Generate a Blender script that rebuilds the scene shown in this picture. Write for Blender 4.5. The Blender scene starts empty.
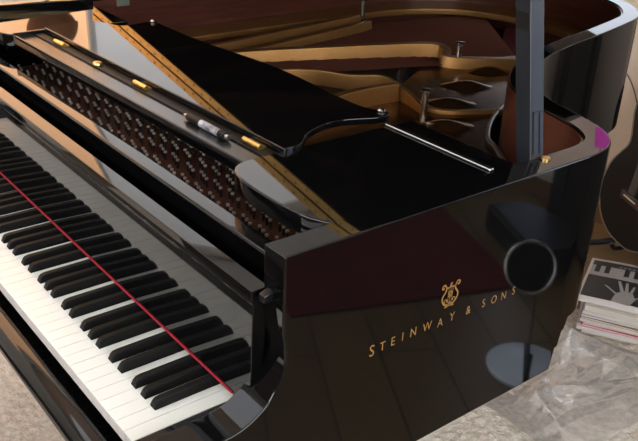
import bpy, bmesh, math, random
from mathutils import Vector, Matrix, noise
random.seed(7)
S = .001
COL = bpy.context.scene.collection
scene = bpy.context.scene

# ------------------------------------------------------------------ helpers
def lin(c):
    return tuple(((x/255)/12.92 if x/255 <= .04045 else ((x/255+.055)/1.055)**2.4) for x in c) + (1,)

def mat(name, rgb, rough=.5, metal=0, coat=0, spec=.5, noise_amt=0, scale=20, rgb2=None, bump=0, bscale=None, emis=None, estr=0, stretch=None):
    m = bpy.data.materials.new(name); m.use_nodes = True
    nt = m.node_tree; b = nt.nodes['Principled BSDF']
    b.inputs['Base Color'].default_value = lin(rgb)
    b.inputs['Roughness'].default_value = rough
    b.inputs['Metallic'].default_value = metal
    b.inputs['Coat Weight'].default_value = coat
    b.inputs['Coat Roughness'].default_value = .03
    b.inputs['Specular IOR Level'].default_value = spec
    tc = nt.nodes.new('ShaderNodeTexCoord')
    src = tc.outputs['Object']
    if stretch:
        mp = nt.nodes.new('ShaderNodeMapping'); mp.inputs['Scale'].default_value = stretch
        nt.links.new(src, mp.inputs['Vector']); src = mp.outputs['Vector']
    if rgb2:
        n = nt.nodes.new('ShaderNodeTexNoise'); n.inputs['Scale'].default_value = scale; n.inputs['Detail'].default_value = 6
        nt.links.new(src, n.inputs['Vector'])
        r = nt.nodes.new('ShaderNodeValToRGB')
        r.color_ramp.elements[0].position = .35; r.color_ramp.elements[1].position = .65
        r.color_ramp.elements[0].color = lin(rgb); r.color_ramp.elements[1].color = lin(rgb2)
        nt.links.new(n.outputs['Fac'], r.inputs['Fac']); nt.links.new(r.outputs['Color'], b.inputs['Base Color'])
    if bump:
        n2 = nt.nodes.new('ShaderNodeTexNoise'); n2.inputs['Scale'].default_value = bscale or scale; n2.inputs['Detail'].default_value = 4
        nt.links.new(src, n2.inputs['Vector'])
        bp = nt.nodes.new('ShaderNodeBump'); bp.inputs['Strength'].default_value = bump; bp.inputs['Distance'].default_value = .005
        nt.links.new(n2.outputs['Fac'], bp.inputs['Height']); nt.links.new(bp.outputs['Normal'], b.inputs['Normal'])
    if emis:
        b.inputs['Emission Color'].default_value = lin(emis); b.inputs['Emission Strength'].default_value = estr
    return m

M = dict(
 lacquer=mat('black_lacquer', (8,8,9), .035, spec=.5),
 satin=mat('satin_black', (16,16,17), .28),
 tray=mat('tray_satin', (30,30,29), .26, spec=.8),
 prop=mat('prop_black', (26,29,34), .3, spec=.6),
 ivory=mat('white_key', (232,233,226), .16),
 keyfront=mat('key_wood', (206,196,190), .5),
 ebony=mat('black_key', (11,11,11), .5, spec=.2),
 felt=mat('red_felt', (150,14,34), .95, bump=.4, bscale=400),
 darkfelt=mat('maroon_felt', (96,12,26), .95, bump=.4, bscale=300),
 mahog=mat('mahogany', (68,32,22), .3, rgb2=(84,44,32), scale=9, stretch=(1,1,14), coat=.3),
 gold=mat('plate_gold', (150,108,60), .36, metal=.75, rgb2=(160,118,68), scale=6, bump=.15, bscale=250),
 bronze=mat('plate_bronze', (104,72,40), .24, metal=.8, rgb2=(112,78,46), scale=5),
 boss=mat('plate_boss', (120,84,50), .2, metal=.85),
 brass=mat('brass', (228,190,116), .28, metal=1),
 letter=mat('inlaid_brass', (186,142,84), .5, metal=.6),
 steel=mat('steel', (190,188,184), .22, metal=1),
 pinbody=mat('pin_body', (58,50,44), .5, metal=.5),
 pin=mat('pin_steel', (214,208,200), .42, metal=.4),
 chrome=mat('chrome', (215,218,222), .08, metal=1),
 copper=mat('copper_wound', (86,44,30), .45, metal=.6),
 string=mat('string_steel', (120,112,104), .35, metal=.9),
 spruce=mat('spruce', (120,74,42), .45, rgb2=(98,58,34), scale=8, stretch=(1,18,1)),
 bridge=mat('bridge_wood', (74,64,56), .5),
)

def link(name, me, m, parent=None):
    o = bpy.data.objects.new(name, me); COL.objects.link(o)
    if m is not None:
        for x in (m if isinstance(m, (list, tuple)) else [m]): me.materials.append(x)
    if parent: o.parent = parent
    return o

def finish(name, bm, m, parent=None, smooth=False, bevel=0, seg=2):
    """bm is in millimetres; becomes one mesh in metres"""
    bmesh.ops.remove_doubles(bm, verts=bm.verts, dist=.002)
    bmesh.ops.scale(bm, vec=(S,S,S), verts=bm.verts)
    bmesh.ops.recalc_face_normals(bm, faces=bm.faces)
    me = bpy.data.meshes.new(name); bm.to_mesh(me); bm.free()
    o = link(name, me, m, parent)
    if smooth:
        for p in me.polygons: p.use_smooth = True
        me.set_sharp_from_angle(angle=math.radians(smooth if smooth is not True else 40))
    if bevel:
        b = o.modifiers.new('bevel', 'BEVEL'); b.width = bevel*S; b.segments = seg; b.limit_method = 'ANGLE'; b.angle_limit = math.radians(40)
        b.harden_normals = False
        for p in me.polygons: p.use_smooth = True
        me.set_sharp_from_angle(angle=math.radians(40))
        w = o.modifiers.new('wn', 'WEIGHTED_NORMAL'); w.keep_sharp = False
    return o

def empty(name, label, cat, loc=(0,0,0), group=None):
    o = bpy.data.objects.new(name, None); COL.objects.link(o)
    o.empty_display_size = .05; o.location = Vector(loc)*S
    o['label'] = label; o['category'] = cat
    if group: o['group'] = group
    return o

def tag(o, label, cat, group=None, kind=None):
    o['label'] = label; o['category'] = cat
    if group: o['group'] = group
    if kind: o['kind'] = kind
    return o

def box(bm, x0, x1, y0, y1, z0, z1, M4=None):
    vs = [bm.verts.new((x, y, z)) for z in (z0, z1) for x, y in ((x0,y0),(x1,y0),(x1,y1),(x0,y1))]
    if M4:
        for v in vs: v.co = M4 @ v.co
    for f in ((0,3,2,1),(4,5,6,7),(0,1,5,4),(1,2,6,5),(2,3,7,6),(3,0,4,7)): bm.faces.new([vs[i] for i in f])
    return vs

def prism(bm, pts, z0, z1):
    n = len(pts)
    a = [bm.verts.new((p[0], p[1], z0)) for p in pts]; b = [bm.verts.new((p[0], p[1], z1)) for p in pts]
    bm.faces.new(a[::-1]); bm.faces.new(b)
    for i in range(n): bm.faces.new((a[i], a[(i+1)%n], b[(i+1)%n], b[i]))

def prism_x(bm, prof, x0, x1):      # profile in (y,z), swept along x
    n = len(prof)
    a = [bm.verts.new((x0, p[0], p[1])) for p in prof]; b = [bm.verts.new((x1, p[0], p[1])) for p in prof]
    bm.faces.new(a); bm.faces.new(b[::-1])
    for i in range(n): bm.faces.new((a[i], b[i], b[(i+1)%n], a[(i+1)%n]))

def tube(bm, path, r, n=10, closed=False):
    pts = [Vector(p) for p in path]; rings = []
    rr = r if isinstance(r, (list, tuple)) else [r]*len(pts)
    m = len(pts); up = None
    for i, p in enumerate(pts):
        if closed: d = pts[(i+1)%m]-pts[i-1]
        else: d = pts[min(i+1, m-1)]-pts[max(i-1, 0)]
        d.normalize()
        if up is None:
            up = Vector((0,0,1)) if abs(d.z) < .9 else Vector((1,0,0))
        x = d.cross(up).normalized(); y = x.cross(d).normalized(); up = y
        rings.append([bm.verts.new(p + (x*math.cos(t)+y*math.sin(t))*rr[i]) for t in [2*math.pi*k/n for k in range(n)]])
    for i in range(m if closed else m-1):
        a, b = rings[i], rings[(i+1)%m]
        for k in range(n): bm.faces.new((a[k], a[(k+1)%n], b[(k+1)%n], b[k]))
    if not closed:
        bm.faces.new(rings[0][::-1]); bm.faces.new(rings[-1])

def lathe(bm, prof, c=(0,0,0), n=32, M4=None):
    rings = []
    for r, z in prof:
        if r < .001: rings.append([bm.verts.new((c[0], c[1], c[2]+z))])
        else: rings.append([bm.verts.new((c[0]+r*math.cos(2*math.pi*k/n), c[1]+r*math.sin(2*math.pi*k/n), c[2]+z)) for k in range(n)])
    if M4:
        for rg in rings:
            for v in rg: v.co = M4 @ v.co
    for a, b in zip(rings, rings[1:]):
        for k in range(n):
            if len(a) == 1 and len(b) == 1: continue
            if len(a) == 1: bm.faces.new((a[0], b[k], b[(k+1)%n]))
            elif len(b) == 1: bm.faces.new((a[k], a[(k+1)%n], b[0]))
            else: bm.faces.new((a[k], a[(k+1)%n], b[(k+1)%n], b[k]))

def smooth_path(pts, sub=6):
    out = []; n = len(pts)
    for i in range(n-1):
        p0 = pts[max(i-1,0)]; p1 = pts[i]; p2 = pts[i+1]; p3 = pts[min(i+2,n-1)]
        for k in range(sub):
            t = k/sub; t2 = t*t; t3 = t2*t
            out.append(tuple(.5*((2*b)+(-a+c)*t+(2*a-5*b+4*c-d)*t2+(-a+3*b-3*c+d)*t3) for a,b,c,d in zip(p0,p1,p2,p3)))
    out.append(tuple(pts[-1])); return out

def offset(path, d):
    out = []; n = len(path)
    for i in range(n):
        a = Vector(path[max(i-1,0)][:2]); b = Vector(path[min(i+1,n-1)][:2]); t = (b-a).normalized()
        out.append((path[i][0]-t.y*d, path[i][1]+t.x*d))
    return out

# ------------------------------------------------------------------ camera (fitted to the keyboard's real key spacing)
R0 = ((0.6148243077161637, 0.7876158508397464, 0.04064901164016799), (0.37278673434231324, -0.2448094638595817, -0.8950409918563385), (-0.694997209591329, 0.5654463704992427, -0.4441275500906241))
cd = bpy.data.cameras.new('camera'); cam = bpy.data.objects.new('camera', cd); COL.objects.link(cam)
r, dn, fw = [Vector(v) for v in R0]
mw = Matrix((( r.x, -dn.x, -fw.x), (r.y, -dn.y, -fw.y), (r.z, -dn.z, -fw.z))).to_4x4()
mw.translation = Vector((754.864, -336.097, 708.279))*S
cam.matrix_world = mw
cd.sensor_width = 36; cd.sensor_fit = 'HORIZONTAL'; cd.lens = 842.69/638*36; cd.clip_start = .02; cd.clip_end = 60
scene.camera = cam

FLOOR = -725
# ================================================================== GRAND PIANO
piano = empty('grand_piano', 'glossy black concert style grand piano with brass name on its curved side', 'piano', (-611, 900, FLOOR))
PM = Matrix.Translation(Vector((-611, 900, FLOOR))*S).inverted()
def P(o):
    """parent to the piano, keeping world coordinates"""
    o.parent = piano; o.matrix_parent_inverse = PM; return o
def part(name, bm, m, **k): return P(finish(name, bm, m, **k))
def sub(parent, name, bm, m, **k):
    o = finish(name, bm, m, **k); o.parent = parent; return o

# --- rim
straight = [(84,205),(84,250),(84,330),(84,420),(84,500),(84,580),(84,640),(84,690),(84,720)]
curve = smooth_path([(84,720),(83,752),(75,793),(55,828),(14,860),(-50,884),(-127,908),(-200,950),(-262,1026),(-314,1130),(-355,1273),(-388,1438),(-426,1601),(-452,1682),(-498,1752),(-570,1812),(-700,1868),(-850,1888),(-1000,1868),(-1150,1790),(-1250,1650),(-1295,1500),(-1304,1380)], 6)
bass = [(-1304,y) for y in (1200,1000,800,600,540,450,300,205)]
outer = straight + curve[1:] + bass
inner = offset(outer, 42)
inner[0] = (42,205); inner[-1] = (-1262,205)
def zbot(x, y):
    if x < -1200: return -152 if y < 300 else -100
    if y < 735 : return -152
    if y < 748 and x > 60: return -110
    if y < 765 and x > 60: return -80
    return -58
bm = bmesh.new(); n = len(outer); rows = []
bot = [zbot(*p) for p in outer]
for p, q, zb in zip(outer, inner, bot):
    rows.append([bm.verts.new((p[0],p[1],zb)), bm.verts.new((p[0],p[1],245)), bm.verts.new((q[0],q[1],245)), bm.verts.new((q[0],q[1],zb))])
for a, b in zip(rows, rows[1:]):
    for k in range(4): bm.faces.new((a[k], b[k], b[(k+1)%4], a[(k+1)%4]))
rim_bm = bm
# --- mahogany veneer lining the inside of the rim
bm = bmesh.new(); a_ = []
lin_in = offset(outer, 42.6); lin_in2 = offset(outer, 45.5)
i0 = next(i for i, p in enumerate(outer) if p[1] > 530); i1 = max(i for i, p in enumerate(outer) if p[1] > 530)
rows = []
for i in range(i0, i1+1):
    p, q = lin_in[i], lin_in2[i]
    rows.append([bm.verts.new((p[0],p[1],20)), bm.verts.new((p[0],p[1],240)), bm.verts.new((q[0],q[1],240)), bm.verts.new((q[0],q[1],20))])
for a, b in zip(rows, rows[1:]):
    for k in range(4): bm.faces.new((a[k], b[k], b[(k+1)%4], a[(k+1)%4]))
bm.faces.new(rows[0]); bm.faces.new(rows[-1][::-1])
part('inner_rim', bm, M['mahog'], smooth=50)['label'] = 'reddish brown mahogany lining'

# --- arm (treble cheek) and bass arm, with the scooped front
prof = [(163,245),(163,217)] + smooth_path([(163,190),(162.5,168),(163.5,140),(166.5,118),(166.5,98),(161,76),(152,59),(143,47),(129,36),(109,26),(86,21.5),(50,20),(10,19),(-20,12),(-45,-10),(-56,-40),(-56,-90),(-50,-150)], 4)
def arm(xo, xm, xi):
    """outer slab to the full height, inner part only as high as the cheek beside the keys; one surface"""
    lowp = [p for p in prof if p[1] < 150]; top = [p for p in prof if p[1] >= 150]
    c = (163, 150); bm = rim_bm
    def col(x, pts): return [bm.verts.new((x, y, z)) for y, z in pts]
    full = top + [c] + lowp
    A = col(xo, full); B = col(xm, full); k = len(top); C_ = col(xi, full[k:])
    for i in range(len(full)-1): bm.faces.new((A[i], A[i+1], B[i+1], B[i]))
    for i in range(len(C_)-1): bm.faces.new((B[k+i], B[k+i+1], C_[i+1], C_[i]))
    bo = col(xo, [(205,245),(205,-152)]); bm_ = col(xm, [(205,245),(205,150),(205,-152)]); bi = col(xi, [(205,150),(205,-152)])
    bm.faces.new(A + [bo[1], bo[0]]); bm.faces.new(B[:k+1] + [bm_[1], bm_[0]]); bm.faces.new(C_ + [bi[1], bi[0]])
    bm.faces.new((A[0], B[0], bm_[0], bo[0])); bm.faces.new((B[k], C_[0], bi[0], bm_[1]))
    bm.faces.new((A[-1], bo[1], bm_[2], B[-1])); bm.faces.new((B[-1], bm_[2], bi[1], C_[-1]))
    bm.faces.new((bm_[1], bm_[2], bi[1], bi[0]))
arm(84,42,30); arm(-1304,-1262,-1250)
rim = part('rim', rim_bm, M['lacquer'], bevel=3.6, seg=4)
bm = bmesh.new(); prism_x(bm, [(150,176),(192,176),(192,186),(170,192),(150,186)], 50, 62)
part('fallboard_pivot', bm, M['satin'], bevel=2)

for x0, x1 in ((1.5,30), (-1250,-1226)):
    bm = bmesh.new(); box(bm, x0, x1, -20, 141, -42, 2); part('key_block', bm, M['lacquer'], bevel=2)
# --- keybed, key slip
bm = bmesh.new(); box(bm, -1226, 5, -8, 700, -100, -42); part('keybed', bm, M['lacquer'], bevel=2)
bm = bmesh.new()
prism_x(bm, [(-12,-70),(-12,-34),(-14,-25),(-18,-22),(-28,-22),(-35,-23.5),(-41,-27),(-45,-33),(-47,-41),(-46,-50),(-30,-56),(-12,-104)], -1228, 5)
part('key_slip', bm, M['lacquer'], bevel=1.5)

# --- keys
WK = 23.5
def white_key_mesh(cutl, cutr):
    bm = bmesh.new(); g = .6; w = WK
    pts = [(g,0),(w-g,0)]
    if cutr: pts += [(w-g,50.5),(w-cutr,50.5),(w-cutr,150)]
    else: pts += [(w-g,150)]
    if cutl: pts += [(cutl,150),(cutl,50.5),(g,50.5)]
    else: pts += [(g,150)]
    prism(bm, pts, -3, 0)
    q = [(x, max(y,2.0)) for x, y in pts]
    prism(bm, q, -22, -3.2)
    bmesh.ops.scale(bm, vec=(S,S,S), verts=bm.verts); bmesh.ops.recalc_face_normals(bm, faces=bm.faces)
    for f in bm.faces: f.material_index = 0 if f.calc_center_median().z > -.0031 else 1
    me = bpy.data.meshes.new('white_key'); bm.to_mesh(me); bm.free()
    me.materials.append(M['ivory']); me.materials.append(M['keyfront']); return me
def black_key_mesh():
    bm = bmesh.new()
    secs = [(50.5, 6.6, -4, 6.4, 2.0), (53.5, 6.6, -4, 5.2, 9.2), (57, 6.7, -4, 5.1, 12.2), (64, 6.8, -4, 5.2, 13.2), (150, 6.8, -4, 5.2, 13.6)]
    prev = None
    for y, wb, zb, wt, zt in secs:
        c = 1.1
        ring = [bm.verts.new(v) for v in ((-wb,y,zb),(wb,y,zb),(wt,y,zt-c),(wt-c,y,zt),(-wt+c,y,zt),(-wt,y,zt-c))]
        if prev:
            for k in range(6): bm.faces.new((prev[k], prev[(k+1)%6], ring[(k+1)%6], ring[k]))
        else: bm.faces.new(ring[::-1])
        prev = ring
    bm.faces.new(prev)
    bmesh.ops.scale(bm, vec=(S,S,S), verts=bm.verts); bmesh.ops.recalc_face_normals(bm, faces=bm.faces)
    me = bpy.data.meshes.new('black_key'); bm.to_mesh(me); bm.free(); me.materials.append(M['ebony'])
    for p in me.polygons: p.use_smooth = True
    me.set_sharp_from_angle(angle=math.radians(25))
    return me
cent = {'C':20.9,'D':49.6,'F':90.7,'G':117.5,'A':144.3}
h = 7.2
edges = {}   # cut amounts for each white note
lo = {'C':0,'D':23.5,'E':47,'F':70.5,'G':94,'A':117.5,'B':141}
cuts = {'C':(0, 23.5-(cent['C']-h)), 'D':(cent['C']+h-23.5, 47-(cent['D']-h)), 'E':(cent['D']+h-47, 0),
        'F':(0, 94-(cent['F']-h)), 'G':(cent['F']+h-94, 117.5-(cent['G']-h)), 'A':(cent['G']+h-117.5, 141-(cent['A']-h)), 'B':(cent['A']+h-141, 0),
        'END':(0,0), 'A0':(0, 141-(cent['A']-h))}
wm = {k: white_key_mesh(*v) for k, v in cuts.items()}
bk = black_key_mesh()
def key(name, me, x):
    o = bpy.data.objects.new(name, me); COL.objects.link(o); P(o)
    o.location = (x*S, 0, random.uniform(-.0002, .0002)); return o
key('white_key', wm['END'], -23.5)
for octv in range(7, -1, -1):
    base = -188 - 164.5*(7-octv)
    for nme in 'BAGFEDC':
        if octv == 0 and nme not in 'AB': continue
        key('white_key', wm['A0' if (octv == 0 and nme == 'A') else nme], base+lo[nme])
    for nme in 'AGFDC':
        if octv == 0 and nme != 'A': continue
        key('black_key', bk, base+cent[nme])
bm = bmesh.new(); box(bm, -1226, 6, 139.2, 142.5, 14, 16.6); part('name_board_felt', bm, M['felt'], bevel=1)
# --- fallboard (open, upright) with its lip
bm = bmesh.new()
prism_x(bm, [(141.5,14.5),(145,168),(143.2,170),(143.2,187.5),(168,187.5),(168,178),(156,15.5)], -1240, 46)
part('fallboard', bm, M['lacquer'], bevel=1)
# black channel behind the fallboard and the stretcher
bm = bmesh.new(); box(bm, -1262, 42, 184, 214, 95, 120); part('key_action_rail', bm, M['satin'])
bm = bmesh.new()
prism_x(bm, [(197,118),(197,195),(200,200),(224,200),(227,196),(227,118)], -1262, 42)
part('stretcher', bm, M['lacquer'], bevel=1.5)

# --- cast iron plate: flange round the rim, tuning-pin field, beams, treble web
plate = None
bm = bmesh.new(); rows = []
fa = offset(outer, 48); fb = offset(outer, 118)
if0 = next(i for i, p in enumerate(outer) if p[1] > 1600)
for i in range(if0, i1+1):
    p, q = fa[i], fb[i]
    rows.append([bm.verts.new(v) for v in ((p[0],p[1],118),(p[0],p[1],146),(q[0],q[1],138),(q[0]*.985+q[0]*.015,q[1],118))])
for a, b in zip(rows, rows[1:]):
    for k in range(4): bm.faces.new((a[k], b[k], b[(k+1)%4], a[(k+1)%4]))
bm.faces.new(rows[0]); bm.faces.new(rows[-1][::-1])
plate = part('cast_iron_plate', bm, M['gold'], bevel=3)
plate['label'] = 'gold painted iron plate'
bm = bmesh.new(); box(bm, -1255, 40, 228, 470, 92, 104); sub(plate, 'pin_block_panel', bm, mat('pin_panel', (104,70,46), .6, rgb2=(100,44,36), scale=9))

def beam(path, w, z0=104, z1=150, taper=.62):
    bm = bmesh.new(); pts = smooth_path(path, 4); L = offset(pts, w/2); Rr = offset(pts, -w/2)
    L2 = offset(pts, w/2*taper); R2 = offset(pts, -w/2*taper); rows = []
    for i, p in enumerate(pts):
        zz = z1 if len(p) < 3 else p[2]
        rows.append([bm.verts.new(v) for v in ((L[i][0],L[i][1],z0),(L2[i][0],L2[i][1],zz),(R2[i][0],R2[i][1],zz),(Rr[i][0],Rr[i][1],z0))])
    for a, b in zip(rows, rows[1:]):
        for k in range(4): bm.faces.new((a[k], b[k], b[(k+1)%4], a[(k+1)%4]))
    bm.faces.new(rows[0]); bm.faces.new(rows[-1][::-1]); return bm
BE = [
 ([(-1040,640,150),(-1060,800,150),(-1100,1060,150),(-1130,1262,150),(-1150,1330,146)], 26),
 ([(-985,640,140),(-1000,800,140),(-1035,1040,142),(-1075,1262,142),(-1100,1330,140)], 26),
 ([(-1010,560,150),(-975,782,150),(-852,1142,150),(-790,1278,150),(-745,1290,144),(-700,1260,138),(-597,1400,138),(-480,1560,136)], 34),
 ([(-900,560,142),(-800,841,142),(-700,920,142),(-630,965,150),(-548,961,138),(-470,940,126)], 18),
 ([(-520,560,150),(-574,776,150),(-582,870,150),(-574,955,150)], 30),
 ([(-505,965,122),(-449,975,120),(-400,1060,118),(-370,1130,116)], 16),
]
for path, w in BE:
    sub(plate, 'plate_beam', beam(path, w), M['gold'], bevel=3)
# treble web with openings' dark bosses
web = [(-660,1060),(-735,1190),(-700,1290),(-640,1420),(-560,1560),(-505,1560),(-478,1440),(-446,1280),(-430,1200),(-415,1151),(-388,1090),(-341,1011),(-283,940),(-244,917),(-175,868),(-80,800),(0,720),(20,640),(20,560),(-500,560),(-575,760),(-590,900)]
bm = bmesh.new()
inn = offset(outer, 50)
prism(bm, web, 98, 110)
sub(plate, 'treble_web', bm, M['bronze'], bevel=2)
def dome(c, ax, ay, hgt, rot):
    bm = bmesh.new(); MM = Matrix.Translation((c[0],c[1],110)) @ Matrix.Rotation(rot,4,'Z') @ Matrix.Diagonal((ax, ay, 1, 1))
    lathe(bm, [(1.5-1.5*k/12, hgt*.5*(1-math.cos(math.pi*k/12))-1) for k in range(13)], n=40, M4=MM); return bm
for c in ((-615,1316),(-560,1172),(-487,1036),(-385,920),(-650,1448)):
    sub(plate, 'plate_boss', dome(c, 52, 33, 15, math.radians(62)), M['boss'], smooth=80)
EDGE = [(-175,868),(-244,917),(-283,940),(-341,1011),(-388,1090),(-415,1151),(-430,1200),(-446,1280)]
bm = bmesh.new(); tube(bm, [(x,y,112) for x,y in smooth_path(EDGE,6)], 5, 10)
o_ = sub(plate, 'plate_edge', bm, mat('edge_highlight', (170,168,164), .3, metal=.9), smooth=80); o_['label'] = 'curved edge of the plate, its highlight put in as pale metal'  # highlight along the plate edge, built as a pale metal tube
def bolt(x, y, z0, z1):
    bm = bmesh.new(); lathe(bm, [(0,z0),(7,z0),(7,z1-9),(5,z1-7),(12,z1-5),(12.5,z1-1),(9,z1),(0,z1)], (x,y,0), 16)
    bm2 = bm; sub(plate, 'plate_bolt', bm2, M['steel'], smooth=40)
bolt(-1150,1345,138,196); bolt(-688,1275,130,176); bolt(-455,925,108,172); bolt(-236,640,108,150)

# --- soundboard, bridges, strings
bm = bmesh.new(); prism(bm, offset(outer, 44)[i0:i1+1], 24, 30); part('soundboard', bm, M['spruce'])
def bridge(path, w, z):
    bm = beam([(x,y,z) for x,y in path], w, 30, z, .9); o = part('bridge', bm, M['bridge'], bevel=1)
    bm = bmesh.new(); pts = smooth_path(path, 9)
    for d in (-w*.3, w*.3):
        for (x, y) in offset(pts, d): lathe(bm, [(2.6,0),(2.6,10),(0,10.5)], (x,y,z-2), 6)
    b = sub(o, 'bridge_pins', bm, M['steel']); b['kind'] = 'stuff'; return o
bridge([(-120,700),(-300,830),(-560,985),(-700,1090),(-800,1200),(-850,1340),(-930,1480)], 34, 86)
bridge([(-745,1290),(-770,1380),(-815,1470),(-872,1570),(-955,1700),(-1060,1780)], 38, 96)
bm = bmesh.new(); prism(bm, [(-782,1553),(-972,1795),(-950,1830),(-734,1574)], 84, 92); part('felt_strip', bm, M['darkfelt'])
bm = bmesh.new()
for i in range(150):
    t = i/149; x = -1180+t*1190
    L = 1300*(1-t)**1.25+90
    a = Vector((x, 400, 112)); b = Vector((x-.02*L+ (1-t)*30, min(400+L, 1560), 96))
    tube(bm, [a, b], .9, 3)
treb = part('treble_strings', bm, M['string']); treb['kind'] = 'stuff'
bm = bmesh.new()
for i in range(56):
    t = i/55
    a = Vector((-1240+t*300, 420, 126)); b = Vector((-1080+t*430, 1800-t*330, 112))
    tube(bm, [a, b], 2.4-t*.8, 5)
bs = part('bass_strings', bm, M['copper']); bs['kind'] = 'stuff'
# --- tuning pins : the 100 that show largest as parts, the rest one part
pm = bmesh.new(); lathe(pm, [(0,0),(2.6,0),(2.6,14),(3.1,14.5),(3.1,18),(0,18.6)], n=8)
bmesh.ops.scale(pm, vec=(S,S,S), verts=pm.verts)
pme = bpy.data.meshes.new('tuning_pin'); pm.to_mesh(pme); pm.free(); pme.materials.append(M['pin']); pme.materials.append(M['pinbody'])
for f_ in pme.polygons: f_.material_index = 1 if f_.center.z < .0139 else 0
spots = []
for i in range(78):
    x = 20 - i*15.2 - (i//11)*9
    if x < -1240: break
    for j, y in enumerate((262, 288, 316, 350, 378, 404)):
        spots.append((x + (j%2)*6.5 + (j//2)*1.5, y + (i%3)*4 - (25 if x < -700 else 0)*0))
near = [s for s in spots if s[1] < 345 and -760 < s[0] < -60]
near.sort(key=lambda s: -s[0]); near = near[:100]
for x, y in near:
    o = bpy.data.objects.new('tuning_pin', pme); COL.objects.link(o); P(o); o.location = (x*S, y*S, .104)
bm = bmesh.new()
ns = set(near)
for s in spots:
    if s in ns: continue
    lathe(bm, [(2.6,0),(2.6,14),(3.1,14.5),(3.1,18),(0,18.6)], (s[0],s[1],104), 6)
o = part('tuning_pins', bm, [M['pin'], M['pinbody']]); o['kind'] = 'stuff'
for f_ in o.data.polygons: f_.material_index = 1 if f_.center.z < .1179 else 0

# --- music shelf: treble wing, bass wing, tray between them
wingR = smooth_path([(-182,300),(-181,280),(-172,262),(-153,249),(-120,242),(-81,240),(-28,241),(12,248),(41,262)], 5) + [(46,262),(46,612),(-182,612)]
bm = bmesh.new(); prism(bm, wingR, 217, 244.9); part('music_shelf_wing', bm, M['lacquer'], bevel=2.5, seg=3)
wingL = [(-1222-x, y) for x, y in wingR][::-1]
wingL = [(x, min(y, 530)) for x, y in wingL]
bm = bmesh.new(); prism(bm, wingL, 210, 238); part('music_shelf_wing', bm, M['lacquer'], bevel=2.5, seg=3)
bm = bmesh.new(); box(bm, -184, 41, 555, 565, 244.5, 249); part('shelf_rail', bm, M['steel'], bevel=2)
bm = bmesh.new(); vs = box(bm, -1262, -1240, 205, 536, 230, 261)
for v in vs:
    if v.co.y > 400: v.co.z = 251 if v.co.z > 240 else 230
part('bass_rail', bm, M['lacquer'], bevel=2)
# tray
tl2 = Matrix(((1,0,0,0),(.026,1,0,18),(0,0,1,0),(0,0,0,1)))
tl = Matrix(((1,0,0,0),(.026,1,0,18),(0,0,1,0),(0,0,0,1)))   # the slight skew of the sliding tray
bm = bmesh.new(); box(bm, -1020, -182, 270, 332, 226, 238, tl); tray = part('music_tray', bm, M['tray'], bevel=1)
bm = bmesh.new(); box(bm, -1024, -182, 248+18, 248+22, 222, 243, tl2); sub(tray, 'front_ledge', bm, M['lacquer'], bevel=1.5)
bm = bmesh.new(); box(bm, -1028, -1020, 266, 336, 222, 247, tl); sub(tray, 'end_ledge', bm, M['lacquer'], bevel=1.5)
bm = bmesh.new(); box(bm, -1020, -182, 309, 330, 236, 241, tl); sub(tray, 'hinge_strip', bm, mat('hinge_strip', (10,8,7), .5, spec=.2), bevel=1)
for x, y in ((-909,311),(-574,321),(-233,331)):
    bm = bmesh.new(); tube(bm, [(x-22,y,244),(x+22,y+1,244)], 5, 12); box(bm, x-21, x+21, y-1, y+12, 241, 244)
    b = sub(tray, 'brass_hinge', bm, M['brass'], smooth=50); b['label'] = 'polished brass hinge'
bm = bmesh.new(); lathe(bm, [(9,0),(9,4),(7,6),(0,6.5)], (-740,316,241), 20); sub(tray, 'brass_catch', bm, M['brass'], smooth=50)
# desk panel lying flat
desk = [(-1021,324),(-600,334),(-172,347)] + smooth_path([(-172,347),(-178,380),(-194,400),(-210,420),(-226,460),(-228,500),(-216,535),(-206,560),(-205,580)],4)[1:] + \
       smooth_path([(-205,580),(-214,592),(-235,586),(-263,574),(-339,574),(-450,582),(-559,581),(-680,568),(-770,558),(-860,556),(-930,556),(-955,554),(-966,545)],3)[1:] + \
       smooth_path([(-966,545),(-962,520),(-955,490),(-963,470),(-1000,455),(-1035,430),(-1045,395),(-1030,355),(-1021,324)],4)[1:-1]
bm = bmesh.new(); prism(bm, desk, 240, 252); dk = part('music_desk', bm, M['lacquer'], bevel=2.2, seg=3)
for x, y in ((-950,548),(-222,582)):
    bm = bmesh.new(); lathe(bm, [(6,0),(7,3),(5,6),(0,7)], (x,y,252), 16); sub(dk, 'desk_stud', bm, M['steel'], smooth=50)

# --- lid, opened low on its hinge; the front flap folded back over it
th = math.radians(10.9); ML = Matrix.Translation((-1308,0,251)) @ Matrix.Rotation(-th, 4, 'Y')
YH = 562
def inlid(pts): return [((x+1308), y) for x, y in pts]
lo_ = offset(outer, -14); lo_[0] = (98,167)
body = [p for p in lo_ if p[1] > YH and p[0] > -1300 or (p[0] <= -1300 and p[1] > YH)]
body = [(98, YH)] + [p for p in body] + [(-1308, YH)]
bm = bmesh.new(); prism(bm, [(max(x+1308, 0), y) for x, y in body], 1, 22)
for v in bm.verts: v.co = ML @ v.co
lid = part('lid', bm, M['lacquer'], bevel=2)
bm = bmesh.new(); box(bm, 6, 1400, YH, YH+400, 24, 45, ML); sub(lid, 'folded_lid_flap', bm, M['lacquer'], bevel=2)
bm = bmesh.new(); box(bm, 8, 1398, YH-2.5, YH+.5, 3, 20.5, ML); box(bm, 8, 1398, YH-2.5, YH+.5, 25.5, 43, ML); sub(lid, 'piano_hinge', bm, M['brass'])
bm = bmesh.new()
for i in range(40):
    for z in (12, 34):
        q = ML @ Vector((30+i*35, YH-2.6, z+(3 if i%2 else -3)))
        lathe(bm, [(0,.8),(2.2,.6),(2.4,0)], (0,0,0), 8, Matrix.Translation(q) @ Matrix.Rotation(math.pi/2,4,'X'))
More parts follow.
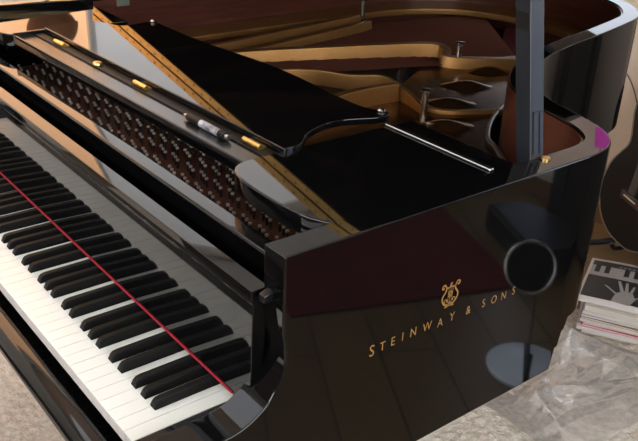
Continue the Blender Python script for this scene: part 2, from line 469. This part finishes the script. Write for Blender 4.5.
s_ = sub(lid, 'hinge_screws', bm, mat('screw', (60,44,22), .4, metal=.8)); s_['kind'] = 'stuff'
# --- lid prop
def lean(z): return -46*(z-245)/245
bm = bmesh.new()
def pbox(x0,x1,y0,y1,z0,z1):
    vs = box(bm, x0,x1,y0,y1,z0,z1)
    for v in vs: v.co.x += lean(v.co.z)
pbox(17,45,640,671,232,490)
pp = part('lid_prop', bm, M['prop'], bevel=1.5)
bm = bmesh.new(); pbox(44.6,46.2,646,648.5,252,315); pbox(44.6,46.2,660,662.5,252,315); pbox(44.6,46.2,646,662.5,313,316)
sub(pp, 'prop_slot', bm, M['satin'])
bm = bmesh.new(); pbox(19,44,639,640.5,430,455); sub(pp, 'prop_pad', bm, M['satin'])
bm = bmesh.new(); lathe(bm, [(0,0),(7,0),(7,3),(0,4)], (54,664,245), 20); sub(pp, 'prop_cup', bm, M['brass'], smooth=50)
bm = bmesh.new(); box(bm, -1258, -1252, 605, 640, 222, 240); part('lid_latch', bm, mat('latch', (120,128,116), .4, metal=.6), bevel=2)

# --- brass name and lyre emblem on the treble side
def glyph(ch, y, z, size, bmT):
    cu = bpy.data.curves.new('t', 'FONT'); cu.body = ch; cu.size = size; cu.align_x = 'CENTER'; cu.resolution_u = 3
    o = bpy.data.objects.new('t', cu); COL.objects.link(o)
    me = bpy.data.meshes.new_from_object(o.evaluated_get(bpy.context.evaluated_depsgraph_get()))
    tmp = bmesh.new(); tmp.from_mesh(me)
    vm = {}
    for v in tmp.verts: vm[v.index] = bmT.verts.new((84.45, y + v.co.x*.82, z + v.co.y))
    for f in tmp.faces:
        try: bmT.faces.new([vm[v.index] for v in f.verts])
        except ValueError: pass
    tmp.free(); bpy.data.objects.remove(o); bpy.data.curves.remove(cu); bpy.data.meshes.remove(me)
for ch, y, z, sz in zip('STEINWAY&SONS', (310,329,348,366,386,413,439,463,497,530,553,575,598), (50,52,52.5,53,53,52,49,50,49,49,47.5,46.5,47.5), (26,)+(20,)*12):
    bm = bmesh.new(); glyph(ch, y, z, sz, bm); part('brass_letter', bm, M['letter'])['label'] = 'brass inlaid ampersand' if ch == '&' else 'brass inlaid letter '+ch
bm = bmesh.new()
def stroke(path, w):
    pts = smooth_path(path, 5); a = offset(pts, w/2); b = offset(pts, -w/2)
    va = [bm.verts.new((84.45, p[0]+453, p[1]+78)) for p in a]; vb = [bm.verts.new((84.45, p[0]+453, p[1]+78)) for p in b]
    for i in range(len(pts)-1): bm.faces.new((va[i], va[i+1], vb[i+1], vb[i]))
for s in (-1, 1):
    stroke([(s*2,3),(s*10,5),(s*15,12),(s*15,19),(s*10,26),(s*9,32),(s*13,38),(s*17,36),(s*16,32),(s*13,33)], 2.6)
    stroke([(s*9,6),(s*11,10),(s*8,13),(s*5,10),(s*7,8)], 1.6)
stroke([(-10,31),(0,32),(10,31)], 2.2)
for x in (-4,0,4): stroke([(x,6),(x,31)], .9)
stroke([(-3,16),(3,20),(0,25),(-3,21),(4,15)], 1.8); stroke([(-1,32),(0,38),(1,36)], 3.4)
stroke([(-9,0),(-4,1),(0,3),(4,1),(9,0)], 2.6); stroke([(0,0),(0,8)], 5)
t = part('lyre_emblem', bm, M['letter']); t['label'] = 'brass lyre emblem above the lettering'

# --- legs
for x, y in ((-40,330),(-1180,330),(-880,1560)):
    bm = bmesh.new()
    for (w0, z0), (w1, z1) in (((62,-100),(62,-230)), ((56,-230),(36,-636)), ((34,-636),(34,-648))):
        a = [bm.verts.new((x+sx*w0, y+sy*w0, z0)) for sx, sy in ((-1,-1),(1,-1),(1,1),(-1,1))]
        b = [bm.verts.new((x+sx*w1, y+sy*w1, z1)) for sx, sy in ((-1,-1),(1,-1),(1,1),(-1,1))]
        bm.faces.new(a); bm.faces.new(b[::-1])
        for k in range(4): bm.faces.new((a[k], a[(k+1)%4], b[(k+1)%4], b[k]))
    lg = part('leg', bm, M['lacquer'], bevel=2)
    bm = bmesh.new(); tube(bm, [(x-14,y,-676),(x+14,y,-676)], 28, 20); box(bm, x-20, x+20, y-8, y+8, -676, -646); sub(lg, 'caster', bm, M['brass'], smooth=40)

# ================================================================== PEN
pen = empty('marker_pen', 'silver and black pen lying on the music tray', 'pen', (-332, 310, 238))
def PP(o): o.parent = pen; o.matrix_parent_inverse = Matrix.Translation(-pen.location); return o
a = Vector((-398,309,245)); b = Vector((-268,312,245)); d = (b-a).normalized()
bm = bmesh.new(); tube(bm, [a, a+d*4, a+d*12], [1.5,3,5.5], 16); PP(finish('tip', bm, M['steel'], smooth=40))
bm = bmesh.new(); tube(bm, [a+d*12, a+d*16, a+d*52], [5.5,6.6,6.6], 16); PP(finish('grip', bm, M['ebony'], smooth=40))
bm = bmesh.new(); tube(bm, [a+d*52, a+d*106], 6.4, 16); PP(finish('barrel', bm, mat('pen_silver', (190,192,200), .3, metal=.3, rgb2=(60,60,66), scale=70), smooth=40))
bm = bmesh.new(); tube(bm, [a+d*106, a+d*122], 6.8, 16); PP(finish('end_cap', bm, M['ebony'], smooth=40))
bm = bmesh.new(); tube(bm, [a+d*122, a+d*130], [5,4.6], 16); PP(finish('button', bm, M['steel'], smooth=40))

# ================================================================== ROOM
def plane_obj(name, pts, m):
    bm = bmesh.new(); bm.faces.new([bm.verts.new(p) for p in pts]); o = finish(name, bm, m); o['kind'] = 'structure'; return o
# wood floor: chevron-free long planks with grain
m = bpy.data.materials.new('wood_floor'); m.use_nodes = True; nt = m.node_tree; b = nt.nodes['Principled BSDF']; b.inputs['Roughness'].default_value = .35
tc = nt.nodes.new('ShaderNodeTexCoord'); mp = nt.nodes.new('ShaderNodeMapping'); mp.inputs['Rotation'].default_value = (0,0,math.radians(-29))
br = nt.nodes.new('ShaderNodeTexBrick'); br.inputs['Scale'].default_value = 1; br.inputs['Brick Width'].default_value = 1.3; br.inputs['Row Height'].default_value = .18; br.inputs['Mortar Size'].default_value = .003
br.inputs['Color1'].default_value = lin((120,98,66)); br.inputs['Color2'].default_value = lin((132,108,74)); br.inputs['Mortar'].default_value = lin((60,40,24))
ns_ = nt.nodes.new('ShaderNodeTexNoise'); ns_.inputs['Scale'].default_value = 6; mp2 = nt.nodes.new('ShaderNodeMapping'); mp2.inputs['Rotation'].default_value = (0,0,math.radians(-29)); mp2.inputs['Scale'].default_value = (1,14,1)
mx = nt.nodes.new('ShaderNodeMix'); mx.data_type = 'RGBA'; mx.blend_type = 'MULTIPLY'; mx.inputs[0].default_value = .35
nt.links.new(tc.outputs['Object'], mp.inputs['Vector']); nt.links.new(mp.outputs[0], br.inputs['Vector']); nt.links.new(tc.outputs['Object'], mp2.inputs['Vector']); nt.links.new(mp2.outputs[0], ns_.inputs['Vector'])
nt.links.new(br.outputs['Color'], mx.inputs[6]); nt.links.new(ns_.outputs['Fac'], mx.inputs[7]); nt.links.new(mx.outputs[2], b.inputs['Base Color'])
X0, X1, Y0, Y1, ZC = -2700, 3200, -2600, 2420, 1900
bm = bmesh.new(); box(bm, X0-60, X1+60, Y0-60, Y1+60, FLOOR-40, FLOOR); finish('floor', bm, m)['kind'] = 'structure'
wallm = mat('wall_paint', (226,216,204), .85, bump=.05, bscale=120)
ceilm = mat('ceiling_paint', (214,214,212), .9)
bm = bmesh.new(); box(bm, X0-60, X1+60, Y0-60, Y1+60, ZC, ZC+40); finish('ceiling', bm, ceilm)['kind'] = 'structure'
shaded_wall = mat('shaded_wall_paint', (96,86,76), .85, bump=.05, bscale=120)  # wall colour darkened to put shade on the camera side of the room
def wall(name, x0,x1,y0,y1):
    bm = bmesh.new(); box(bm, x0,x1,y0,y1,FLOOR,ZC); finish(name, bm, shaded_wall if name in ('wall_right','wall_front') else wallm)['kind'] = 'structure'
wall('wall_left', X0-60, X0, Y0, Y1); wall('wall_right', X1, X1+60, Y0, Y1)
wall('wall_back', X0, X1, Y1, Y1+60); wall('wall_front', X0, X1, Y0-60, Y0)
bm = bmesh.new(); box(bm, X0, X1, Y1-18, Y1, FLOOR, FLOOR+70); finish('baseboard_back', bm, mat('base_wood', (120,88,60), .5))['kind'] = 'structure'

WS = dict(warm=((255,176,92), 2.6), white=((250,250,252), .95), sky=((205,225,250), 1.5), tall=((200,220,255), 3.2), key=((246,247,250), 8.5))
def window(k, axis, pos, a0, a1, z0, z1, kind, inward):
    """curtained daylight window set on a wall: bright sheer, frame round it"""
    root = bpy.data.objects.new('window_%d'%k, None); COL.objects.link(root); root['kind'] = 'structure'
    col, st = WS[kind]
    em = mat('sheer_'+kind+str(k), (230,230,230), .9, emis=col, estr=st)
    bm = bmesh.new()
    d0, d1 = sorted((pos, pos+inward*12))
    if axis == 'x': box(bm, d0, d1, a0, a1, z0, z1)
    else: box(bm, a0, a1, d0, d1, z0, z1)
    finish('glowing_sheer', bm, em).parent = root
    bm = bmesh.new(); w = 14 if axis == 'x' and inward == 1 else 55; d0, d1 = sorted((pos, pos+inward*34))
    for r_ in ((a0-w,a0,z0-w,z1+w),(a1,a1+w,z0-w,z1+w),(a0,a1,z0-w,z0),(a0,a1,z1,z1+w)):
        if axis == 'x': box(bm, d0, d1, r_[0], r_[1], r_[2], r_[3])
        else: box(bm, r_[0], r_[1], d0, d1, r_[2], r_[3])
    finish('window_frame', bm, mat('frame_white'+str(k), (225,225,222), .5)).parent = root
window(1, 'x', X0, -500, 1130, 420, 1750, 'warm', 1)
window(2, 'x', X0, 1160, 2330, 420, 1800, 'white', 1)
window(3, 'y', Y1, -1750, -650, 360, 760, 'sky', -1)
window(4, 'y', Y0, -1300, 1400, 800, 1800, 'key', 1)  # unseen window, added as key light for the keyboard
window(5, 'y', Y1, 1220, 1520, -560, 1810, 'tall', -1)
window(6, 'x', X1, -1900, 1500, 350, 1800, 'key', -1)  # unseen window, added as key light and to brighten the piano's interior

sk = bpy.data.objects.new('window_7', None); COL.objects.link(sk); sk['kind'] = 'structure'  # unseen ceiling panel, added to brighten what the scooped arm reflects
bm = bmesh.new(); box(bm, -2200, -900, -1500, 100, ZC-14, ZC-4); finish('added_glow_pane', bm, mat('added_skylight_glow', (230,230,230), .9, emis=(222,234,248), estr=2.0)).parent = sk
bm = bmesh.new()
for r_ in ((-2260,-2200,-1560,160),(-900,-840,-1560,160),(-2200,-900,-1560,-1500),(-2200,-900,100,160)): box(bm, r_[0], r_[1], r_[2], r_[3], ZC-30, ZC)
finish('window_frame', bm, mat('frame_sky', (225,225,222), .5)).parent = sk
# ================================================================== FLOOR THINGS
# shaggy cream carpet under the piano
bm = bmesh.new(); NX, NY = 320, 370; x0, x1, y0, y1 = -2200, 180, -900, 1790
g = [[bm.verts.new((x0+(x1-x0)*i/NX, y0+(y1-y0)*j/NY, FLOOR+9+6*noise.noise(Vector((i*.45,j*.45,0)))+3.5*noise.noise(Vector((i*1.1,j*1.1,4)))+random.uniform(-2.5,2.5) if 0 < i < NX and 0 < j < NY else FLOOR+.5)) for j in range(NY+1)] for i in range(NX+1)]
for i in range(NX):
    for j in range(NY): bm.faces.new((g[i][j], g[i+1][j], g[i+1][j+1], g[i][j+1]))
tag(finish('shaggy_carpet', bm, mat('shag', (228,220,208), .95, rgb2=(202,192,178), scale=60, bump=1, bscale=140), smooth=180), 'cream shaggy carpet spread on the floor beneath the piano', 'carpet')

# dark red rug and other things on the treble side, seen in the lacquer
bm = bmesh.new(); prism(bm, [(1168,995),(883,1746),(1560,2003),(1845,1252)], FLOOR, FLOOR+9)
tag(finish('red_rug', bm, mat('red_rug', (104,10,20), .95, rgb2=(88,8,16), scale=30, bump=.5, bscale=300), bevel=2), 'dark red rug on the wooden floor, reflected in the piano side', 'rug')
bm = bmesh.new(); prism(bm, [(870,1790),(1260,1975),(1190,2125),(800,2125)], FLOOR, FLOOR+110)
cs = tag(finish('instrument_case', bm, mat('case_black', (22,26,26), .5), bevel=20, seg=4), 'black instrument case lying on the floor behind the red rug', 'case')
mr = empty('round_mirror', 'small round chrome rimmed mirror on a pale round base, reflected in piano', 'mirror', (610, 1400, FLOOR))
def MR(o): o.parent = mr; o.matrix_parent_inverse = Matrix.Translation(-mr.location); return o
nd = Vector((-1190,-1714,1108)).normalized(); TM = Matrix.Translation((603,1378,-398)) @ nd.to_track_quat('Z','Y').to_matrix().to_4x4()
bm = bmesh.new(); tube(bm, [TM @ Vector((66*math.cos(2*math.pi*k/48), 72*math.sin(2*math.pi*k/48), 0)) for k in range(48)], 4.5, 10, True); MR(finish('rim', bm, M['chrome'], smooth=80))
bm = bmesh.new(); lathe(bm, [(0,-6),(65,-6),(65,0),(0,0)], n=40, M4=TM); MR(finish('back_disc', bm, mat('disc_black', (4,4,4), .6, spec=.2), smooth=40))
bm = bmesh.new(); tube(bm, [(600,1440,FLOOR+14),(615,1440,-470),(610,1388,-410)], 2, 10); MR(finish('post', bm, M['satin'], smooth=60))
bm = bmesh.new(); lathe(bm, [(0,0),(112,0),(114,10),(104,16),(0,18)], (575,1400,FLOOR), 48); MR(finish('base', bm, mat('pale_blue', (222,236,252), .2), smooth=40))
bm = bmesh.new(); box(bm, -105, 100, -9, 9, 18, 19, Matrix.Translation((575,1400,FLOOR)) @ Matrix.Rotation(.9,4,'Z')); box(bm, -85, 90, -5, 5, 18, 19, Matrix.Translation((545,1370,FLOOR)) @ Matrix.Rotation(1.0,4,'Z')); MR(finish('dark_stripes', bm, M['satin']))['kind'] = 'stuff'
ml = empty('hanging_lantern', 'small magenta glowing lantern hanging by the back wall, mirrored in rim corner', 'lantern', (-882, 2340, ZC))
def HL(o): o.parent = ml; o.matrix_parent_inverse = Matrix.Translation(-ml.location); return o
bm = bmesh.new(); lathe(bm, [(0,-62),(26,-58),(34,-18),(34,18),(26,58),(0,62)], (-882,2340,834), 24); HL(finish('shade', bm, mat('magenta_glow', (190,70,170), .6, emis=(200,60,170), estr=1.0), smooth=50))
bm = bmesh.new(); tube(bm, [(-882,2340,890),(-882,2340,ZC)], 2, 6); HL(finish('cord', bm, M['satin']))
# unseen dark cabinet, added to darken the reflection in the rim's tail
cb = empty('added_cabinet', 'low dark cabinet with arched doors by the back wall, mirrored in piano tail', 'cabinet', (400, 2290, FLOOR))
def CB(o): o.parent = cb; o.matrix_parent_inverse = Matrix.Translation(-cb.location); return o
cbm = mat('cabinet_dark', (30,28,25), .4)
bm = bmesh.new(); box(bm, -240, 1120, 2160, 2400, FLOOR+60, 330); CB(finish('body', bm, cbm, bevel=6))
bm = bmesh.new(); box(bm, -270, 1150, 2140, 2405, 330, 362); CB(finish('top', bm, cbm, bevel=4))
for k in range(4):
    xa = -225+k*334
    bm = bmesh.new()
    box(bm, xa, xa+325, 2148, 2160, FLOOR+80, 315); d_ = CB(finish('door', bm, mat('door_dark%d'%k, (44,42,36), .35), bevel=3))
    bm = bmesh.new(); cx_ = xa+162; pth = [(cx_-110,2146,-560),(cx_-110,2146,60)]+[(cx_-110*math.cos(math.pi*t/10),2146,60+110*math.sin(math.pi*t/10)) for t in range(1,10)]+[(cx_+110,2146,60),(cx_+110,2146,-560)]
    tube(bm, pth, 7, 8); o_ = finish('arch_moulding', bm, cbm, smooth=60, parent=None); CB(o_)
for xx in (-225, 1090):
    bm = bmesh.new(); box(bm, xx, xx+30, 2170, 2200, FLOOR, FLOOR+60); box(bm, xx, xx+30, 2360, 2390, FLOOR, FLOOR+60); CB(finish('feet', bm, cbm))
# unseen dark curtain, added beside the tall window to darken the lacquer's reflections
bm = bmesh.new(); N_ = 120
top_ = [[bm.verts.new((1590+1250*i/N_, 2385+22*math.sin(i*.9), z_)) for z_ in (FLOOR+15, 1500)] for i in range(N_+1)]
for i in range(N_): bm.faces.new((top_[i][0], top_[i+1][0], top_[i+1][1], top_[i][1]))
cu_ = tag(finish('added_curtain', bm, mat('curtain_dark', (40,36,34), .9), smooth=180), 'dark brown curtain added right of the tall window to darken reflections', 'curtain')
sd_ = cu_.modifiers.new('t','SOLIDIFY'); sd_.thickness = .003
# unseen bench, added before the keys so the arm front reflects black
pb = empty('added_bench', 'black padded piano bench standing in front of the keyboard', 'bench', (-560, -520, FLOOR))
def PB(o): o.parent = pb; o.matrix_parent_inverse = Matrix.Translation(-pb.location); return o
bm = bmesh.new(); box(bm, -980, -140, -720, -330, -300, -235); PB(finish('cushion', bm, mat('bench_leather', (16,15,15), .45), bevel=18, seg=4))
bm = bmesh.new(); box(bm, -975, -145, -715, -335, -360, -301); PB(finish('frame', bm, M['satin'], bevel=3))
for xx in (-970,-200):
    for yy in (-710,-390):
        bm = bmesh.new(); box(bm, xx, xx+50, yy, yy+50, FLOOR+22, -360); PB(finish('leg', bm, M['satin'], bevel=3))
# plastic bag
def bil(u, v):
    A, B, C_, D = Vector((-395,1165)), Vector((-60,1150)), Vector((-80,1790)), Vector((-430,1640))
    return (A*(1-u)+B*u)*(1-v)+(D*(1-u)+C_*u)*v
PK = (.16,.72); rb = random.Random(11)
creases = [(PK[0], PK[1], a_+rb.uniform(-.1,.1), rb.uniform(.09,.2), rb.uniform(9,20)) for a_ in (0.1,.75,1.3,1.9,2.5)] + \
          [(rb.uniform(.2,.9), rb.uniform(.1,.9), rb.uniform(0,math.pi), rb.uniform(.05,.16), rb.uniform(3,9)) for _ in range(13)]
bm = bmesh.new(); N = 130; g = []
for i in range(N+1):
    row = []
    for j in range(N+1):
        u, v = i/N, j/N; p = bil(u + .05*noise.noise(Vector((v*5,1,0))), v + .05*noise.noise(Vector((u*5,7,0))))
        q = Vector((u*3.1, v*4.2, 1.7))
        q2 = Vector((u*2.2+v*1.6, v*2.6-u*1.2, 5.1)); q3 = Vector((u*5.2-v*2.1, v*2.2+u*1.8, 9.3))
        rdg = .5*(.5+noise.noise(q*.6)) + .55*(1-abs(noise.noise(q2)))**9 + .3*(1-abs(noise.noise(q3)))**12 + .12*(1-abs(noise.noise(q*2.6)))**9
        hh = 6*noise.noise(q*.8)+6
        for (cu, cv, an, wd, am) in creases:
            uu = u+.03*noise.noise(Vector((u*4,v*4,cu*9))); dd = abs((uu-cu)*math.sin(an)-(v-cv)*math.cos(an)); al = math.hypot(u-cu, v-cv)
            hh += am*max(0, 1-dd/wd)*max(0, 1-al*1.1)
        e = min(u,1-u,v,1-v)*7; e = min(1, e)
        row.append(bm.verts.new((p.x, p.y, FLOOR+19+ e*hh*1.15)))
    g.append(row)
for i in range(N):
    for j in range(N): bm.faces.new((g[i][j], g[i+1][j], g[i+1][j+1], g[i][j+1]))
pm_ = bpy.data.materials.new('clear_film'); pm_.use_nodes = True; nt = pm_.node_tree; nt.nodes.clear()
out = nt.nodes.new('ShaderNodeOutputMaterial'); tr = nt.nodes.new('ShaderNodeBsdfTransparent'); tr.inputs[0].default_value = (.97,.97,.97,1)
gl = nt.nodes.new('ShaderNodeBsdfGlossy'); gl.inputs['Roughness'].default_value = .14; df = nt.nodes.new('ShaderNodeBsdfDiffuse'); df.inputs[0].default_value = (.8,.78,.76,1)
lw = nt.nodes.new('ShaderNodeLayerWeight'); lw.inputs['Blend'].default_value = .25; fr = nt.nodes.new('ShaderNodeMath'); fr.operation = 'MULTIPLY_ADD'; fr.inputs[1].default_value = .8; fr.inputs[2].default_value = .14; nt.links.new(lw.outputs['Facing'], fr.inputs[0]); m1 = nt.nodes.new('ShaderNodeMixShader'); m2 = nt.nodes.new('ShaderNodeMixShader'); m1.inputs[0].default_value = .26
nt.links.new(tr.outputs[0], m1.inputs[1]); nt.links.new(df.outputs[0], m1.inputs[2]); nt.links.new(fr.outputs[0], m2.inputs[0]); nt.links.new(m1.outputs[0], m2.inputs[1]); nt.links.new(gl.outputs[0], m2.inputs[2]); nt.links.new(m2.outputs[0], out.inputs[0])
tag(finish('plastic_bag', bm, pm_, smooth=180), 'crumpled clear plastic bag lying on the cream carpet', 'bag')

# magazines: a stack, every one a thing
c0 = Vector((-420,1655)); ux = Vector((174,96)).normalized(); uy = Vector((-118,304)).normalized()
cols = [((196,176,150),14,'tan magazine at the bottom of the stack'),((224,220,226),9,'white magazine just above the bottom tan one'),((206,70,92),7,'magazine with a red spine in the lower stack'),((222,218,226),10,'pale magazine above the red spine'),
        ((214,206,200),9,'off-white magazine in the middle of the stack'),((178,140,96),6,'thin brown magazine below the blue one'),((70,84,120),9,'dark blue magazine in the upper stack'),((196,194,190),12,'thick grey-white book under the cover magazine'),((226,220,208),16,'cream book second from the top of the stack')]
z = FLOOR+1
def quadprism(name, o0, a, b_, L, W, z0, z1, m_):
    bm = bmesh.new(); p = [o0, o0+a*L, o0+a*L+b_*W, o0+b_*W]; prism(bm, [tuple(v) for v in p], z0, z1); return bm
z = FLOOR+19
for k, (c, t_, lab) in enumerate(cols):
    sh = random.uniform(-10,10); rot = random.uniform(-.05,.05); a = Vector((ux.x-ux.y*rot, ux.y+ux.x*rot)); bb = Vector((-a.y, a.x))
    root = empty('magazine', lab, 'magazine', (c0.x, c0.y, z), 'magazines piled beside the guitar stand')
    def Q(o): o.parent = root; o.matrix_parent_inverse = Matrix.Translation(-root.location); return o
    o0 = c0+ux*sh+bb*sh*.6
    Q(finish('pages', quadprism('p', o0+a*1.5+bb*1.5, a, bb, 297, 222, z+.6, z+t_-.6, None), mat('pages%d'%k, (222,216,208), .8, rgb2=(186,178,172), scale=3, stretch=(1,1,600)), ))
    Q(finish('cover', quadprism('c', o0, a, bb, 300, 225, z+t_-1, z+t_, None), mat('cov%d'%k, c, .35)))
    Q(finish('back_cover', quadprism('c', o0, a, bb, 300, 225, z, z+.8, None), mat('covb%d'%k, c, .35)))
    z += t_+.5
# top one: open piano method book with black and white cover picture of keys and a hand
root = empty('picture_magazine', 'magazine with black and white photo of piano keys and a hand, topmost of pile', 'magazine', (c0.x, c0.y, z), 'magazines piled beside the guitar stand')
def Q(o): o.parent = root; o.matrix_parent_inverse = Matrix.Translation(-root.location); return o
A0 = Vector((-452,1655)); ex = (Vector((-285,1735))-A0).normalized(); ey = Vector((-ex.y, ex.x)); ey = (ey*1 + Vector((-.0,.0))).normalized()
LX, LY = 300, 300
def zz(u, v): return z + 4 + 10*math.sin(u*2.6)*(.5+.5*v)
def sheet(u0,u1,v0,v1,dz,nu=14,nv=2,poly=None):
    bm = bmesh.new(); g = [[None]*(nv+1) for _ in range(nu+1)]
    for i in range(nu+1):
        for j in range(nv+1):
            u = u0+(u1-u0)*i/nu; v = v0+(v1-v0)*j/nv; p = A0+ex*LX*u+ey*LY*v; g[i][j] = bm.verts.new((p.x,p.y,zz(u,v)+dz))
    for i in range(nu):
        for j in range(nv): bm.faces.new((g[i][j],g[i+1][j],g[i+1][j+1],g[i][j+1]))
    return bm
o = Q(finish('cover_sheet', sheet(0,1,0,1,0,14,6), mat('cover_paper', (214,208,204), .4), smooth=180))
sd = o.modifiers.new('t','SOLIDIFY'); sd.thickness = .002; sd.offset = 0
Q(finish('printed_picture', sheet(.03,.97,.12,.95,1.6,14,4), mat('print_black', (34,34,36), .35), smooth=180))
bm = sheet(.03,.97,.6,.84,2.1,14,2); Q(finish('printed_white_keys', bm, mat('print_grey', (150,146,144), .4), smooth=180))
pk = mat('print_key', (26,26,28), .4)
bm = bmesh.new()
for k in range(9):
    if k in (2,6): continue
    u = .07+k*.1
    t_ = sheet(u, u+.052, .68, .85, 2.6, 2, 2); me = bpy.data.meshes.new('t'); t_.to_mesh(me); t_.free(); bm.from_mesh(me); bpy.data.meshes.remove(me)
Q(finish('printed_black_keys', bm, pk))
bm = bmesh.new()
def flat(pts, dz):
    vs = []
    for u, v in pts: p = A0+ex*LX*u+ey*LY*v; vs.append(bm.verts.new((p.x,p.y,zz(u,v)+dz)))
    bm.faces.new(vs)
hb = (.66,.18)
HX = -.27
flat([(u+HX,v) for u,v in [(.6,.12),(.78,.1),(.82,.24),(.78,.36),(.7,.38),(.62,.3)]], 2.4)
for bx, by, tx, ty, w in ((.63,.3,.5,.42,.02),(.68,.36,.62,.56,.02),(.72,.37,.7,.55,.018),(.76,.36,.78,.5,.016),(.79,.26,.9,.34,.016)):
    flat([(bx-w+HX,by-.02),(bx+w+HX,by-.02),(tx+w*.7+HX,ty),(tx-w*.7+HX,ty)], 2.8)
Q(finish('printed_hand', bm, mat('print_hand', (150,146,142), .4)))
bm = bmesh.new()
for k in range(11):
    u = .3+k*.045
    flat([(u,.865),(u+.03,.865),(u+.034,.885),(u+.004,.885)], 2.4)
Q(finish('printed_title', bm, mat('print_title', (150,146,144), .4)))

# guitar on a stand against the back wall
gt = empty('acoustic_guitar', 'black acoustic guitar with brown bridge standing upright by the wall', 'guitar', (-640, 2160, -640))
def G(o): o.parent = gt; o.matrix_parent_inverse = Matrix.Translation(-gt.location); return o
half = smooth_path([(0,0),(70,6),(140,36),(190,92),(205,160),(190,228),(152,282),(124,318),(120,350),(136,396),(150,440),(144,486),(110,522),(50,540),(0,540)], 4)
gout = [(-x, z_) for x, z_ in half] + [(x, z_) for x, z_ in half[-2:0:-1]]
GM = Matrix.Translation((-640,2160,-640)) @ Matrix.Rotation(math.radians(-28),4,'Z') @ Matrix.Rotation(math.radians(-7),4,'X')
def gbm(fn):
    bm = bmesh.new(); fn(bm)
    for v in bm.verts: v.co = GM @ v.co
    return bm
def body_(bm):
    n = len(gout)
    a = [bm.verts.new((p[0],0,p[1])) for p in gout]; b_ = [bm.verts.new((p[0],95,p[1])) for p in gout]
    bm.faces.new(a); bm.faces.new(b_[::-1])
    for i in range(n): bm.faces.new((a[i],a[(i+1)%n],b_[(i+1)%n],b_[i]))
G(finish('body', gbm(body_), mat('guitar_black', (12,13,15), .3, spec=.3), bevel=4))
def bind(bm): tube(bm, [(p[0]*1.0,-1,p[1]) for p in gout], 1.8, 6, True)
G(finish('binding', gbm(bind), mat('binding', (120,116,110), .4)))
RX = Matrix.Rotation(math.pi/2,4,'X')
G(finish('sound_hole', gbm(lambda bm: lathe(bm, [(0,3),(50,3),(52,1)], (0,0,0), 36, Matrix.Translation((0,0,350)) @ RX)), mat('hole', (4,4,4), .8)))
br_ = G(finish('bridge', gbm(lambda bm: box(bm, -62,62,-9,0,150,178)), mat('rosewood', (70,50,40), .5), bevel=2))
G(finish('saddle', gbm(lambda bm: box(bm, -38,38,-12,-8,164,168)), mat('bone', (220,215,205), .4)))
G(finish('neck', gbm(lambda bm: box(bm, -27,27,-8,20,400,900)), mat('neck_dark', (40,30,24), .4), bevel=3))
G(finish('headstock', gbm(lambda bm: box(bm, -36,36,0,18,900,1080)), mat('head_black', (18,18,20), .3), bevel=4))
G(finish('strings', gbm(lambda bm: [tube(bm, [(-17+k*7,-10,166),(-15+k*6,-10,905)], .5, 4) for k in range(6)]), M['steel']))
st = empty('guitar_stand', 'black tubular stand holding the guitar above the wooden floor', 'stand', (-560, 2200, FLOOR))
def T(o): o.parent = st; o.matrix_parent_inverse = Matrix.Translation(-st.location); return o
smt = mat('stand_black', (22,22,24), .4)
for path in ([(-905,2150,FLOOR+12),(-760,2190,FLOOR+22),(-640,2300,FLOOR+70),(-560,2340,FLOOR+90)], [(-420,2040,FLOOR+12),(-470,2140,FLOOR+40),(-560,2340,FLOOR+90)], [(-500,2395,FLOOR+12),(-560,2340,FLOOR+90)]):
    bm = bmesh.new(); tube(bm, smooth_path(path,5), 11, 10); T(finish('leg', bm, smt, smooth=60))
bm = bmesh.new(); tube(bm, [(-560,2340,FLOOR+80),(-550,2345,FLOOR+560)], 11, 10); T(finish('post', bm, smt, smooth=60))
for dx in (-80, 80):
    bm = bmesh.new(); tube(bm, smooth_path([(-560+dx*.3,2335,FLOOR+62),(-545+dx,2180-dx*.4,FLOOR+58),(-560+dx,2120-dx*.4,FLOOR+62),(-565+dx,2105-dx*.4,FLOOR+84)],4), 8, 8); T(finish('cradle_arm', bm, smt, smooth=60))
bm = bmesh.new(); tube(bm, smooth_path([(-960,2410,-90),(-900,2412,-120),(-840,2412,-190),(-800,2410,-300),(-780,2410,-500),(-770,2406,FLOOR+8)],6), 2.5, 6)
tag(finish('wall_cable', bm, mat('cable', (110,100,92), .5), smooth=60), 'thin grey cable hanging against the beige wall', 'cable')
# round brown paper lamp on a stand by the warm window (it mirrors in the shelf)
lp = empty('globe_lamp', 'round brown globe lamp on a thin stand, mirrored in the music shelf', 'lamp', (-2350, 850, FLOOR))
def LL(o): o.parent = lp; o.matrix_parent_inverse = Matrix.Translation(-lp.location); return o
bm = bmesh.new(); lathe(bm, [(95*math.sin(math.pi*k/16), -95*math.cos(math.pi*k/16)) for k in range(17)], (-2350,850,585), 32); LL(finish('globe_shade', bm, mat('brown_shade', (128,84,50), .7), smooth=180))
bm = bmesh.new(); tube(bm, [(-2350,850,FLOOR+10),(-2350,850,495)], 8, 10); LL(finish('pole', bm, M['satin'], smooth=60))
bm = bmesh.new(); lathe(bm, [(0,0),(110,0),(110,10),(0,14)], (-2350,850,FLOOR), 32); LL(finish('base', bm, M['satin'], smooth=40))

# ------------------------------------------------------------------ world and view
w = bpy.data.worlds.new('world'); scene.world = w; w.use_nodes = True
w.node_tree.nodes['Background'].inputs[0].default_value = (.8,.85,1,1); w.node_tree.nodes['Background'].inputs[1].default_value = .5
scene.view_settings.view_transform = 'Standard'; scene.view_settings.look = 'None'; scene.view_settings.exposure = 0; scene.view_settings.gamma = 1
